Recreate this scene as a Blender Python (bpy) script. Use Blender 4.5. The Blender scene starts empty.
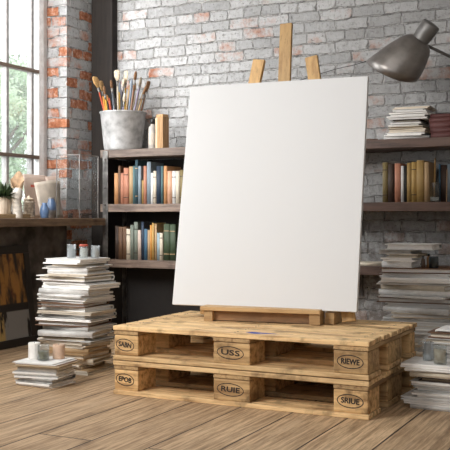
import bpy, bmesh, math, random
from mathutils import Vector, Matrix
random.seed(11)
sc = bpy.context.scene
COL = sc.collection
PI = math.pi
# ------------------------------------------------------------------ camera
F, TH, HZ, H = 907.35, 0.46234, 215.755, 0.8066
cs, sn = math.cos(TH), math.sin(TH)
cd = bpy.data.cameras.new('camera'); cam = bpy.data.objects.new('camera', cd); COL.objects.link(cam)
cam.location = (0, 0, H); cam.rotation_euler = (PI/2, 0, TH)
cd.sensor_width = 36; cd.lens = F/450*36; cd.shift_y = -(225-HZ)/450; cd.clip_start = .05
sc.camera = cam

def ray(px, py):
    t = (px-225)/F; u = (HZ-py)/F
    return Vector((-sn+cs*t, cs+sn*t, u))
def atY(px, py, Y):
    d = ray(px, py); k = Y/d.y; return Vector((d.x*k, Y, H+d.z*k))
def atX(px, py, X):
    d = ray(px, py); k = X/d.x; return Vector((X, d.y*k, H+d.z*k))
def atZ(px, py, Z):
    d = ray(px, py); k = (Z-H)/d.z; return Vector((d.x*k, d.y*k, Z))

# ------------------------------------------------------------------ materials
class NT:
    def __init__(s, name):
        s.m = bpy.data.materials.new(name); s.m.use_nodes = True
        s.t = s.m.node_tree; s.t.nodes.clear()
        s.out = s.t.nodes.new('ShaderNodeOutputMaterial')
        s.p = s.t.nodes.new('ShaderNodeBsdfPrincipled')
        s.t.links.new(s.p.outputs[0], s.out.inputs[0])
    def n(s, typ, ins=None, **kw):
        nd = s.t.nodes.new(typ)
        for k, v in kw.items(): setattr(nd, k, v)
        for k, v in (ins or {}).items():
            if hasattr(v, 'is_output'): s.t.links.new(v, nd.inputs[k])
            else: nd.inputs[k].default_value = v
        return nd
    def lk(s, a, b): s.t.links.new(a, b)
    def math(s, op, a, b=0.0, c=None):
        ins = {0: a, 1: b}
        if c is not None: ins[2] = c
        return s.n('ShaderNodeMath', ins, operation=op).outputs[0]
    def mix(s, f, a, b):
        nd = s.n('ShaderNodeMix', data_type='RGBA')
        for i, v in ((0, f), (6, a), (7, b)):
            if hasattr(v, 'is_output'): s.lk(v, nd.inputs[i])
            else: nd.inputs[i].default_value = v if i == 0 else (*v, 1) if len(v) == 3 else v
        return nd.outputs[2]
    def step(s, v, lo, hi):
        nd = s.n('ShaderNodeMapRange', {0: v, 1: lo, 2: hi, 3: 0.0, 4: 1.0}, interpolation_type='SMOOTHSTEP')
        return nd.outputs[0]
    def noise(s, vec, scale, detail=4, rough=.55):
        return s.n('ShaderNodeTexNoise', {'Vector': vec, 'Scale': scale, 'Detail': detail, 'Roughness': rough}).outputs['Fac']
    def obj(s): return s.n('ShaderNodeTexCoord').outputs['Object']
    def scale(s, vec, sc_): return s.n('ShaderNodeMapping', {'Vector': vec, 'Scale': sc_}).outputs[0]
    def bump(s, h, strength, dist=.01):
        b = s.n('ShaderNodeBump', {'Height': h, 'Strength': strength, 'Distance': dist}); s.lk(b.outputs[0], s.p.inputs['Normal'])
    def set(s, color=None, rough=None, metal=None):
        for k, v in (('Base Color', color), ('Roughness', rough), ('Metallic', metal)):
            if v is None: continue
            if hasattr(v, 'is_output'): s.lk(v, s.p.inputs[k])
            else: s.p.inputs[k].default_value = (*v, 1) if isinstance(v, tuple) and len(v) == 3 else v

MC = {}
def plain(name, col, rough=.6, metal=0.0, var=.12, sc_=30):
    if name in MC: return MC[name]
    t = NT(name); v = t.obj()
    rnd = t.n('ShaderNodeObjectInfo').outputs['Random']
    n = t.noise(v, sc_, 3)
    k = t.math('ADD', t.math('MULTIPLY', n, .7), t.math('MULTIPLY', rnd, .3))
    a = tuple(c*(1-var*1.6) for c in col); b = tuple(min(1, c*(1+var)) for c in col)
    t.set(t.mix(t.step(k, .25, .75), a, b), rough, metal)
    t.bump(n, .08, .002)
    MC[name] = t.m; return t.m

def wood(name, light, dark, axis='x', rough=.6, grain=55, spots=.35):
    if name in MC: return MC[name]
    t = NT(name); v = t.obj()
    rnd = t.n('ShaderNodeObjectInfo').outputs['Random']
    off = t.n('ShaderNodeVectorMath', {0: v, 1: (0, 0, 0)}, operation='ADD')
    cmb = t.n('ShaderNodeCombineXYZ', {0: t.math('MULTIPLY', rnd, 37.0), 1: t.math('MULTIPLY', rnd, 91.0), 2: t.math('MULTIPLY', rnd, 53.0)})
    t.lk(cmb.outputs[0], off.inputs[1])
    s = {'x': (.07, 1, 1), 'y': (1, .07, 1), 'z': (1, 1, .07)}[axis]
    g = t.noise(t.scale(off.outputs[0], s), grain, 6, .65)
    g2 = t.noise(off.outputs[0], 9, 4, .6)
    c = t.mix(t.step(g, .28, .60), dark, light)
    d2 = tuple(x*.35 for x in dark)
    c = t.mix(t.math('MULTIPLY', t.step(g2, .50, .72), spots), c, d2)
    br = t.math('ADD', t.math('MULTIPLY', rnd, .5), .68)
    g3 = t.noise(t.scale(off.outputs[0], s), grain*3.2, 4, .7)
    c = t.mix(t.math('MULTIPLY', t.step(g3, .55, .72), .5), c, tuple(x*.4 for x in dark))
    hs = t.n('ShaderNodeHueSaturation', {'Color': c, 'Value': br})
    t.set(hs.outputs[0], rough); t.bump(g, .35, .003)
    MC[name] = t.m; return t.m

def brick_mat(name, orange_thr, low_dirt_right_shade=True):
    t = NT(name); v = t.obj()
    sp = t.n('ShaderNodeSeparateXYZ', {0: v})
    u = t.math('ADD', sp.outputs[0], sp.outputs[1])
    flat = t.n('ShaderNodeCombineXYZ', {0: u, 1: sp.outputs[2], 2: 0.0}).outputs[0]
    def warp(vec, sc_, amt):
        nz = t.n('ShaderNodeTexNoise', {'Vector': flat, 'Scale': sc_, 'Detail': 3.0})
        dv = t.n('ShaderNodeVectorMath', {0: nz.outputs['Color'], 1: (.5, .5, .5)}, operation='SUBTRACT')
        ds = t.n('ShaderNodeVectorMath', {0: dv.outputs[0], 1: amt}, operation='MULTIPLY')
        return t.n('ShaderNodeVectorMath', {0: vec, 1: ds.outputs[0]}, operation='ADD').outputs[0]
    wv = warp(warp(flat, 7.0, (.045, .028, 0)), 30.0, (.021, .019, 0))
    b = t.n('ShaderNodeTexBrick', {'Vector': wv, 'Color1': (0, 0, 0, 1), 'Color2': (1, 1, 1, 1), 'Mortar': (.5, .5, .5, 1),
        'Scale': 1.0, 'Mortar Size': .0062, 'Mortar Smooth': .55, 'Bias': 0.0, 'Brick Width': .215, 'Row Height': .071}, offset=.5, squash=.6, squash_frequency=3)
    rnd = t.n('ShaderNodeSeparateColor', {0: b.outputs['Color']}).outputs[0]
    mort = b.outputs['Fac']
    big = t.noise(flat, 1.1, 3); mid = t.noise(flat, 13, 6, .7); mid2 = t.noise(t.scale(flat, (1.3, 1, 1)), 24, 5, .7); fine = t.noise(flat, 75, 6, .75)
    paint = t.mix(t.math('ADD', t.math('MULTIPLY', rnd, .45), t.math('MULTIPLY', mid, .55)), (.33, .335, .34), (.93, .935, .94))
    paint = t.mix(t.math('MULTIPLY', t.step(mid2, .50, .68), .62), paint, (.25, .24, .235))
    paint = t.mix(t.math('MULTIPLY', t.step(fine, .53, .72), .5), paint, (.30, .29, .28))
    pit = t.noise(flat, 42, 3, .6)
    paint = t.mix(t.math('MULTIPLY', t.step(pit, .60, .68), .65), paint, (.15, .145, .14))
    ob = t.mix(t.step(mid2, .3, .7), (.30, .085, .035), (.70, .30, .155))
    key = t.math('ADD', t.math('ADD', t.math('MULTIPLY', rnd, .48), t.math('MULTIPLY', big, .75)), t.math('MULTIPLY', mid, .55))
    om = t.step(key, orange_thr, orange_thr+.20)
    c = t.mix(om, paint, ob)
    c = t.mix(t.math('MULTIPLY', om, t.math('MULTIPLY', t.step(mid2, .52, .66), .7)), c, (.66, .60, .56))
    mc = t.mix(t.step(mid2, .35, .62), (.30, .295, .29), (.78, .77, .76))
    c = t.mix(mort, c, mc)
    c = t.mix(t.math('MULTIPLY', t.step(mort, .6, 1.0), t.math('MULTIPLY', t.step(mid, .47, .62), .75)), c, (.10, .095, .09))
    if low_dirt_right_shade:
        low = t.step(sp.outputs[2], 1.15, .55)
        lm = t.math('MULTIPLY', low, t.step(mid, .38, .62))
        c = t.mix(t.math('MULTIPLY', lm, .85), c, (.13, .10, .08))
        rs = t.math('MULTIPLY', t.step(u, 2.6, 4.4), .55)  # right end of wall darkened in colour to stand for light falloff
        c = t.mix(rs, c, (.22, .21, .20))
    t.set(c, .85)
    hgt = t.math('SUBTRACT', t.math('ADD', t.math('MULTIPLY', mid2, .55), t.math('MULTIPLY', fine, .5)), t.math('MULTIPLY', mort, 1.1))
    t.bump(hgt, 1.0, .026)
    return t.m

def floor_mat():
    t = NT('plank_floor'); v = t.obj(); sp = t.n('ShaderNodeSeparateXYZ', {0: v})
    q = t.n('ShaderNodeCombineXYZ', {0: sp.outputs[1], 1: sp.outputs[0], 2: 0.0}).outputs[0]
    b = t.n('ShaderNodeTexBrick', {'Vector': q, 'Color1': (0, 0, 0, 1), 'Color2': (1, 1, 1, 1), 'Mortar': (.5, .5, .5, 1), 'Scale': 1.0,
        'Mortar Size': .0036, 'Mortar Smooth': .2, 'Bias': 0.0, 'Brick Width': 2.7, 'Row Height': .235}, offset=.37)
    rnd = t.n('ShaderNodeSeparateColor', {0: b.outputs['Color']}).outputs[0]
    sh = t.n('ShaderNodeCombineXYZ', {0: t.math('ADD', t.math('MULTIPLY', rnd, 19.0), t.math('MULTIPLY', sp.outputs[1], .05)), 1: sp.outputs[0], 2: rnd}).outputs[0]
    g = t.noise(sh, 70, 8, .72); g2 = t.noise(t.scale(v, (1, .16, 1)), 11, 6, .66); g3 = t.noise(v, 1.4, 2)
    c = t.mix(t.step(g, .3, .7), (.25, .155, .08), (.80, .575, .355))
    c = t.mix(t.math('MULTIPLY', t.step(g2, .54, .72), .60), c, (.085, .045, .022))
    c = t.mix(t.math('MULTIPLY', t.step(g2, .46, .30), .45), c, (.70, .52, .34))
    g4 = t.noise(t.scale(v, (1, .07, 1)), 190, 4, .7)
    c = t.mix(t.math('MULTIPLY', t.step(g4, .55, .72), .55), c, (.10, .055, .028))
    c = t.mix(t.math('MULTIPLY', rnd, .30), c, (.20, .12, .07))
    c = t.mix(b.outputs['Fac'], c, (.018, .011, .008))
    t.set(c, t.math('ADD', t.math('MULTIPLY', g2, .3), .42))
    t.bump(t.math('SUBTRACT', t.math('MULTIPLY', g, .3), b.outputs['Fac']), .5, .006)
    return t.m

def pages_mat(name, light, dark, dens=420):
    if name in MC: return MC[name]
    t = NT(name); v = t.obj()
    rnd = t.n('ShaderNodeObjectInfo').outputs['Random']
    sv = t.n('ShaderNodeVectorMath', {0: t.scale(v, (.02, .02, 1)), 1: (0, 0, 0)}, operation='ADD')
    t.lk(t.n('ShaderNodeCombineXYZ', {0: rnd, 1: rnd, 2: rnd}).outputs[0], sv.inputs[1])
    n = t.noise(sv.outputs[0], dens, 3, .7); m = t.noise(v, 14, 4)
    c = t.mix(t.step(n, .26, .50), dark, light)
    c = t.mix(t.math('MULTIPLY', t.step(m, .5, .75), .3), c, tuple(x*.6 for x in dark))
    hs = t.n('ShaderNodeHueSaturation', {'Color': c, 'Value': t.math('ADD', t.math('MULTIPLY', rnd, .3), .84)})
    t.set(hs.outputs[0], .8); t.bump(n, .4, .002)
    MC[name] = t.m; return t.m

def glass(name, tint=(.9, .93, .93), a=.75, gl_=(.3, .05)):
    if name in MC: return MC[name]
    t = NT(name)
    tr = t.n('ShaderNodeBsdfTransparent', {0: (*tint, 1)})
    gl = t.n('ShaderNodeBsdfGlossy', {'Color': (.85, .88, .9, 1), 'Roughness': .18})
    df = t.n('ShaderNodeBsdfTranslucent', {0: (*tint, 1)})
    lw = t.n('ShaderNodeLayerWeight', {0: .35})
    m0 = t.n('ShaderNodeMixShader', {0: a, 1: df.outputs[0], 2: tr.outputs[0]})
    m1 = t.n('ShaderNodeMixShader', {0: t.math('ADD', t.math('MULTIPLY', lw.outputs['Facing'], gl_[0]), gl_[1]), 1: m0.outputs[0], 2: gl.outputs[0]})
    t.lk(m1.outputs[0], t.out.inputs[0]); MC[name] = t.m; return t.m

M = {}
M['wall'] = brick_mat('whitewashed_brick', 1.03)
M['pier'] = brick_mat('bare_brick_pier', .80, False)
M['floor'] = floor_mat()
M['plaster'] = plain('dark_plaster', (.15, .13, .115), .9, var=.5, sc_=7)
M['ceil'] = plain('ceiling_plaster', (.55, .54, .52), .9)
M['winmetal'] = plain('window_metal', (.36, .35, .34), .5, var=.2)
M['winbar'] = plain('window_bar', (.14, .10, .075), .5)
M['winjamb'] = plain('window_jamb', (.92, .92, .91), .5)
M['ledge'] = wood('ledge_wood', (.22, .145, .09), (.09, .055, .034), 'y', .5)
M['shelf'] = wood('shelf_wood', (.25, .18, .14), (.085, .056, .043), 'x', .55)
M['shelfshade'] = wood('shaded_shelf_wood', (.13, .075, .055), (.05, .028, .02), 'x', .55)  # shelf wood darkened to paint in the dimmer light on the right
M['shelfback'] = plain('shelf_back', (.020, .017, .016), .8)
M['steel'] = plain('worn_steel', (.27, .255, .24), .45, .55, var=.45, sc_=14)
M['darkpost'] = wood('dark_post', (.017, .012, .009), (.007, .005, .004), 'z', .8)
M['pallet'] = wood('pallet_deck_wood', (.86, .60, .31), (.37, .20, .08), 'x', .65, 45, .7)
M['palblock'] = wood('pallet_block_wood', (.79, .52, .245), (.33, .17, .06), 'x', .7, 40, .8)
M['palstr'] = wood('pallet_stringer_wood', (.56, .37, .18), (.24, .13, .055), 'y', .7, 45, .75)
M['easel'] = wood('easel_wood', (.66, .41, .16), (.44, .24, .08), 'z', .5, 40, .12)
M['easelx'] = wood('easel_tray_wood', (.62, .40, .19), (.42, .24, .10), 'x', .5, 40, .15)
M['easeldark'] = wood('easel_board_wood', (.30, .165, .075), (.16, .08, .035), 'x', .55, 40, .25)
M['stamp'] = plain('stamp_ink', (.035, .025, .02), .8, var=.4)
M['bluepaint'] = plain('blue_paint', (.06, .10, .42), .6)
M['nail'] = plain('nail_steel', (.10, .09, .085), .5, .6)
def canvas_mat():
    t = NT('primed_canvas'); v = t.obj()
    n = t.noise(v, 500, 2)
    t.set((.735, .742, .75), .75); t.bump(n, .05, .001); return t.m
M['canvas'] = canvas_mat()
M['zinc'] = plain('zinc_bucket', (.47, .47, .47), .6, .25, var=.35, sc_=18)
M['lampmetal'] = plain('pewter_lamp', (.27, .25, .235), .40, .9, var=.25, sc_=10)
M['lampin'] = plain('lamp_inside', (.5, .48, .44), .5)
M['black'] = plain('black_plastic', (.02, .02, .02), .45)
M['red'] = plain('red_label', (.55, .10, .06), .6)
M['wax'] = plain('wax_white', (.80, .78, .74), .5)
M['waxbeige'] = plain('wax_beige', (.60, .52, .40), .5)
M['waxpeach'] = plain('wax_peach', (.72, .50, .36), .5)
M['waxgreen'] = plain('wax_green', (.16, .15, .075), .5)
M['greywax'] = plain('wax_grey', (.82, .82, .81), .5)
M['glass'] = glass('clear_glass', (.94, .96, .96), .90)
M['greyglass'] = glass('grey_glass', (.88, .90, .91), .72)
M['leaf'] = plain('plant_leaf', (.06, .10, .032), .5, var=.5, sc_=60)
M['treeleaf'] = plain('tree_leaf', (.46, .56, .40), .6, var=.5, sc_=5)
M['bark'] = plain('bark', (.25, .2, .16), .9)
M['ceramic'] = plain('white_ceramic', (.68, .63, .56), .4, var=.25, sc_=40)
M['beigejar'] = plain('beige_stoneware', (.50, .41, .31), .5, var=.5, sc_=45)
M['bluevase'] = plain('blue_glaze', (.13, .22, .40), .3, var=.35, sc_=25)
M['greystone'] = plain('grey_stone', (.34, .30, .27), .6, var=.4, sc_=25)
M['kraft'] = plain('kraft_paper', (.42, .28, .17), .8, var=.3)
M['pinkcard'] = plain('pink_card', (.66, .53, .45), .7, var=.08, sc_=8)
M['creamcard'] = plain('cream_card', (.70, .62, .52), .7, var=.15, sc_=12)
M['palewood'] = wood('pale_board', (.62, .45, .25), (.42, .28, .14), 'y')
M['potwood'] = wood('birch_pot', (.82, .74, .64), (.42, .31, .21), 'z')
M['darkstuff'] = plain('dark_brush', (.06, .035, .025), .7)
def painting_mat():
    t = NT('abstract_painting'); v = t.obj(); sp = t.n('ShaderNodeSeparateXYZ', {0: v})
    y, z = sp.outputs[1], sp.outputs[2]
    st = t.noise(t.scale(v, (1, 1, .22)), 16, 4, .6); bl = t.noise(v, 9, 4)
    up = t.mix(t.step(st, .42, .6), (.025, .018, .014), (.42, .20, .05))
    up = t.mix(t.step(bl, .55, .7), up, (.10, .03, .015))
    lo = t.mix(t.step(y, .07, .09), (.50, .33, .12), (.26, .25, .235))
    lo = t.mix(t.step(st, .58, .64), lo, (.015, .012, .01))
    c = t.mix(t.step(z, .215, .225), lo, (.02, .016, .014))
    c = t.mix(t.step(z, .262, .272), c, up)
    t.set(c, .5); return t.m
M['painting'] = painting_mat()
M['frame'] = plain('dark_frame', (.022, .017, .014), .45)
PG = {
 'white': pages_mat('pages_white', (.90, .88, .85), (.70, .67, .62), 200),
 'cream': pages_mat('pages_cream', (.70, .62, .51), (.25, .20, .145), 260),
 'tan':   pages_mat('pages_tan', (.50, .39, .26), (.15, .105, .065), 260),
 'grey':  pages_mat('pages_grey', (.60, .58, .55), (.20, .185, .17), 260),
}
CV = {
 'white': (.82, .81, .79), 'cream': (.68, .60, .48), 'grey': (.42, .41, .39), 'pale grey': (.66, .65, .63), 'brown': (.17, .09, .05),
 'dark brown': (.055, .033, .024), 'tan': (.42, .28, .15), 'orange tan': (.50, .25, .11), 'salmon': (.46, .20, .125), 'pale salmon': (.60, .34, .22),
 'teal': (.07, .14, .15), 'dark teal': (.035, .075, .095), 'blue grey': (.22, .27, .31), 'navy': (.018, .035, .065), 'blue': (.06, .14, .22),
 'olive': (.20, .15, .06), 'olive yellow': (.36, .23, .08), 'yellow': (.46, .29, .09), 'orange': (.58, .27, .06), 'grey green': (.20, .23, .19),
 'dark green': (.055, .085, .045), 'dark red': (.10, .026, .022), 'black': (.015, .015, .016), 'pinkish white': (.60, .47, .40), 'light blue': (.30, .40, .45), 'mottled grey': (.48, .47, .45),
}
def cover(c): return plain('cover_'+c.replace(' ', '_'), CV[c], .6, var=.12 if c != 'mottled grey' else .45, sc_=25)

# ------------------------------------------------------------------ mesh helpers
def bx(bm, x0, x1, y0, y1, z0, z1, mat=0, bev=0.0):
    r = bmesh.ops.create_cube(bm, size=1.0)
    vs = r['verts']
    for v in vs: v.co = Vector(((x0+x1)/2+v.co.x*(x1-x0), (y0+y1)/2+v.co.y*(y1-y0), (z0+z1)/2+v.co.z*(z1-z0)))
    fs = set(f for v in vs for f in v.link_faces)
    for f in fs: f.material_index = mat
    if bev:
        es = list(set(e for v in vs for e in v.link_edges))
        bmesh.ops.bevel(bm, geom=es, offset=bev, segments=2, affect='EDGES', profile=.6)
    return vs
def bar(bm, a, b, w, d, up=(0, 0, 1), bev=0.0):
    """box beam from a to b, w across, d thick along up-ish"""
    a, b = Vector(a), Vector(b); z = (b-a); L = z.length; z.normalize()
    x = Vector(up).cross(z)
    if x.length < 1e-4: x = Vector((1, 0, 0))
    x.normalize(); y = z.cross(x)
    n0 = len(bm.verts)
    r = bmesh.ops.create_cube(bm, size=1.0); vs = r['verts']
    for v in vs:
        c = v.co.copy(); v.co = a + x*(c.x*w) + y*(c.y*d) + z*((c.z+.5)*L)
    if bev:
        bmesh.ops.bevel(bm, geom=list(set(e for v in vs for e in v.link_edges)), offset=bev, segments=2, affect='EDGES', profile=.6)
def tube(bm, pts, r, seg=8, caps=True):
    pts = [Vector(p) for p in pts]; rs = r if isinstance(r, (list, tuple)) else [r]*len(pts)
    rings = []
    ref = Vector((0.13, .27, .95)).normalized()
    for i, p in enumerate(pts):
        t = (pts[min(i+1, len(pts)-1)]-pts[max(i-1, 0)]).normalized()
        x = ref.cross(t)
        if x.length < .05: x = Vector((1, 0, 0)).cross(t)
        x.normalize(); y = t.cross(x)
        rings.append([bm.verts.new(p+(x*math.cos(2*PI*k/seg)+y*math.sin(2*PI*k/seg))*rs[i]) for k in range(seg)])
    for a, b in zip(rings, rings[1:]):
        for k in range(seg): bm.faces.new((a[k], a[(k+1) % seg], b[(k+1) % seg], b[k])).smooth = True
    if caps:
        bm.faces.new(rings[0][::-1]); bm.faces.new(rings[-1])
def lathe(bm, prof, seg=24, mat=0, fx=None, cap=(True, True)):
    rings = []
    for r, z in prof:
        ring = []
        for k in range(seg):
            a = 2*PI*k/seg; p = Vector((r*math.cos(a), r*math.sin(a), z))
            ring.append(bm.verts.new(fx(p, a) if fx else p))
        rings.append(ring)
    for a, b in zip(rings, rings[1:]):
        for k in range(seg):
            f = bm.faces.new((a[k], a[(k+1) % seg], b[(k+1) % seg], b[k])); f.smooth = True; f.material_index = mat
    if cap[0]: bm.faces.new(rings[0][::-1]).material_index = mat
    if cap[1]: bm.faces.new(rings[-1]).material_index = mat
def obj(name, bm, mats, parent=None, loc=None, label=None):
    me = bpy.data.meshes.new(name); bmesh.ops.recalc_face_normals(bm, faces=bm.faces); bm.to_mesh(me); bm.free()
    for m in (mats if isinstance(mats, (list, tuple)) else [mats]): me.materials.append(m)
    o = bpy.data.objects.new(name, me); COL.objects.link(o)
    if parent is not None: o.parent = parent
    if loc is not None: o.location = loc
    if label: o['label'] = label
    return o
def NB(): return bmesh.new()
def box(name, dims, mat, parent=None, bev=0.0, loc=None, label=None):
    b = NB(); bx(b, *dims, bev=bev); return obj(name, b, mat, parent, loc, label)
def tag(o, label, cat, group=None):
    o['label'] = label; o['category'] = cat
    if group: o['group'] = group
    return o
def thing(name, label, cat, loc=(0, 0, 0), rotz=0.0, group=None):
    o = bpy.data.objects.new(name, None); COL.objects.link(o); o.empty_display_size = .1
    o.location = loc; o.rotation_euler = (0, 0, rotz); return tag(o, label, cat, group)
def struct(o): o['kind'] = 'structure'; return o
ORD = ['', 'topmost', 'second', 'third', 'fourth', 'fifth', 'sixth', 'seventh', 'eighth', 'ninth', 'tenth', 'eleventh', 'twelfth', 'thirteenth', 'fourteenth',
       'fifteenth', 'sixteenth', 'seventeenth', 'eighteenth', 'nineteenth', 'twentieth', 'twenty-first', 'twenty-second', 'twenty-third', 'twenty-fourth', 'twenty-fifth', 'twenty-sixth', 'twenty-seventh', 'twenty-eighth', 'twenty-ninth', 'thirtieth', 'thirty-first', 'thirty-second', 'thirty-third', 'thirty-fourth']

# ------------------------------------------------------------------ setting
YB, XP, XW = 5.50, -3.80, -3.96
struct(box('floor', (-4.2, 1.6, -1.0, 5.7, -.1, 0), M['floor']))
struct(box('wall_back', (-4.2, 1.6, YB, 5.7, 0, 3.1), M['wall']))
struct(box('unseen_ceiling', (-4.2, 1.6, -1.0, 5.7, 3.1, 3.2), M['ceil']))  # out of view, added to shut out and shape light from above
struct(box('unseen_wall_right', (1.5, 1.6, -1.0, 5.5, 0, 3.1), M['ceil']))  # out of view, added to block light from the right
struct(box('unseen_wall_front', (-4.2, 1.5, -1.1, -1.0, 0, 3.1), M['ceil']))  # out of view behind the camera, added to cut ambient light
b = NB()
bx(b, -4.01, XP, 5.157, YB, 0, 3.1, 0)
bx(b, -4.2, -3.72, 1.6, 5.05, 0, .74, 1)
bx(b, -4.2, -3.80, 5.05, 5.157, 0, .74, 1)
bx(b, -4.2, XP, 1.6, 5.157, 2.85, 3.1, 0)
bx(b, -4.2, XP, -1.0, 1.6, 0, 3.1, 0)
struct(obj('wall_left', b, [M['pier'], M['plaster']]))
# window: frame with muntins and a pane of glass
win = bpy.data.objects.new('window_1', None); COL.objects.link(win); win.location = (XW, 4, .79); win['kind'] = 'structure'
def wl(x0, x1, y0, y1, z0, z1): return (x0-XW, x1-XW, y0-4, y1-4, z0-.79, z1-.79)
b = NB()
bx(b, *wl(XW-.03, XW+.015, 5.035, 5.095, .79, 2.85), bev=.006)
bx(b, *wl(XW-.05, XW-.01, 5.095, 5.157, .79, 2.85))
bx(b, *wl(XW-.03, XW+.015, 1.6, 1.66, .79, 2.85), bev=.006)
obj('window_frame', b, M['winjamb'], win)
b = NB()
for k in range(13):
    y = 4.973-.26*k
    bx(b, *wl(XW-.03, XW+.012, y-.014, y+.014, .84, 2.85), bev=.005)
obj('vertical_muntins', b, M['winmetal'], win)['kind'] = 'structure'
b = NB()
for z in (.82, 1.21, 1.80, 2.39): bx(b, *wl(XW-.03, XW+.02, 1.66, 5.035, z-.012 if z > .9 else z-.03, z+.012), bev=.004)
obj('horizontal_muntins', b, M['winbar'], win)['kind'] = 'structure'
box('window_pane', wl(XW-.012, XW-.008, 1.66, 5.035, .84, 2.85), glass('window_glass', (.97, .98, .98), .97), win)
# corner post, ledge
struct(box('trim_1', (-3.785, -3.605, 5.43, YB, 0, 3.1), M['darkpost'], bev=.008)) 
lg = thing('wooden_ledge', 'long dark wooden ledge running under the window', 'ledge', (-3.73, 3.6, .741))
b = NB(); bx(b, -.215, .23, -2.0, 1.435, 0, .049, bev=.004); bx(b, -.06, .23, 1.435, 1.595, 0, .049, bev=.004); obj('ledge_board', b, M['ledge'], lg)
# ------------------------------------------------------------------ tree outside
def tree(name, label, loc, rad, hgt, n, seed):
    rn = random.Random(seed)
    t = thing(name, label, 'tree', loc)
    b = NB(); tube(b, [(0, 0, 0), (.05, .02, hgt*.4), (0, 0, hgt*.8)], [.09, .07, .03])
    for k in range(7):
        a = rn.random()*6.28; z = hgt*(.4+.05*k)
        tube(b, [(0, 0, z), (math.cos(a)*rad*.4, math.sin(a)*rad*.4, z+.35), (math.cos(a)*rad*.75, math.sin(a)*rad*.75, z+.55)], [.03, .02, .008], 6)
    obj('trunk', b, M['bark'], t)
    b = NB()
    cl = [Vector((rn.gauss(0, .42)*rad, rn.gauss(0, .42)*rad, hgt*(.45+.5*rn.random()**.8))) for _ in range(34)]
    for k in range(n):
        c = rn.choice(cl); taper = 1
        p = c+Vector((rn.gauss(0, 1), rn.gauss(0, 1), rn.gauss(0, 1)))*rad*.16
        x = Vector((rn.gauss(0, 1), rn.gauss(0, 1), rn.gauss(0, 1))).normalized(); y = x.orthogonal().normalized(); s = .020+.022*rn.random()
        b.faces.new([b.verts.new(p+x*s), b.verts.new(p+y*s*.5), b.verts.new(p-x*s), b.verts.new(p-y*s*.5)])
    obj('crown', b, M['treeleaf'], t)
tree('garden_tree', 'pale green leafy tree outside the window, nearest the brick pier', (-8.2, 9.75, -1.0), .75, 4.0, 13000, 3)
tree('garden_tree', 'pale green tree outside, cut by the left edge of the window', (-10.8, 11.2, -1.2), .8, 3.9, 9000, 8)

# ------------------------------------------------------------------ shelving
shz = [(1.257, 1.204), (.886, .833), (.508, .455)]
bs = thing('bookshelf', 'dark steel and wood shelving unit with a black back, left of the canvas', 'bookshelf', (-3.55, 5.2, 0))
for top, bot in shz:
    box('shelf', (.0, 1.45, .0, .285, bot, top), M['shelf'], bs, bev=.003)
for x in (0, 1.40):
    b = NB(); bx(b, x+.024, x+.066, -.006, -.001, 0, 1.25); bx(b, x+.024, x+.030, -.001, .05, 0, 1.25)
    bx(b, x, x+.03, .245, .285, 0, 1.2)
    up = obj('upright', b, M['steel'], bs)
    if x == 0:
        for z in (1.19, .88, .48, 1.0, .68):
            b = NB(); lathe(b, [(.0085, 0), (.0085, .003), (.004, .006)], 10); h = obj('bolt', b, M['nail'], up, (.045, -.0055, z)); h.rotation_euler = (PI/2, 0, 0)
box('side_panel', (.008, .02, .05, .245, 0, 1.2), M['shelfback'], bs)
box('back_panel', (.03, 1.40, .287, .297, .0, 1.2), M['shelfback'], bs)
gc = thing('glass_case', 'empty-looking clear glass case on the ledge before the corner post', 'case', (-3.715, 4.93, .7905))
cw_, cd_, ch_, gt = .185, .215, .415, .003
for nm, d_ in (('front', (0, cw_, 0, gt, 0, ch_)), ('back', (0, cw_, cd_-gt, cd_, 0, ch_)), ('l', (0, gt, gt, cd_-gt, 0, ch_)), ('r', (cw_-gt, cw_, gt, cd_-gt, 0, ch_)), ('top', (0, cw_, 0, cd_, ch_, ch_+gt))):
    box('glass_pane', d_, glass('case_glass', (.985, .99, .99), .994, (.05, .006)), gc)
for x in (0, cw_):
    for y in (0, cd_):
        if x or y == 0: box('metal_edge', (x-.0022, x+.0022, y-.0022, y+.0022, 0, ch_+.004), M['steel'], gc)
box('metal_edge', (0, cw_, -.0022, .0022, ch_+.003, ch_+.008), M['steel'], gc); box('metal_edge', (cw_-.0022, cw_+.0022, 0, cd_, ch_+.003, ch_+.008), M['steel'], gc)
names = ['uppermost dark wooden wall shelf right of the canvas, holding stacked papers', 'middle dark wooden wall shelf right of the canvas, holding upright books',
         'lowest dark wooden wall shelf right of the canvas, behind the tall paper pile']
for (top, bot), lb in zip(shz, names):
    sh = thing('wall_shelf', lb, 'shelf', (-2.08, 5.2, bot), 0, 'wall shelves right of the canvas')
    box('shelf_board', (0, 1.5, 0, .298, 0, top-bot), M['shelfshade'], sh, bev=.003)
    for x in (.3, 1.3):
        b = NB(); bx(b, x-.012, x+.012, .05, .298, -.006, 0); bx(b, x-.012, x+.012, .288, .298, -.15, 0)
        obj('bracket', b, M['nail'], sh)

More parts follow.
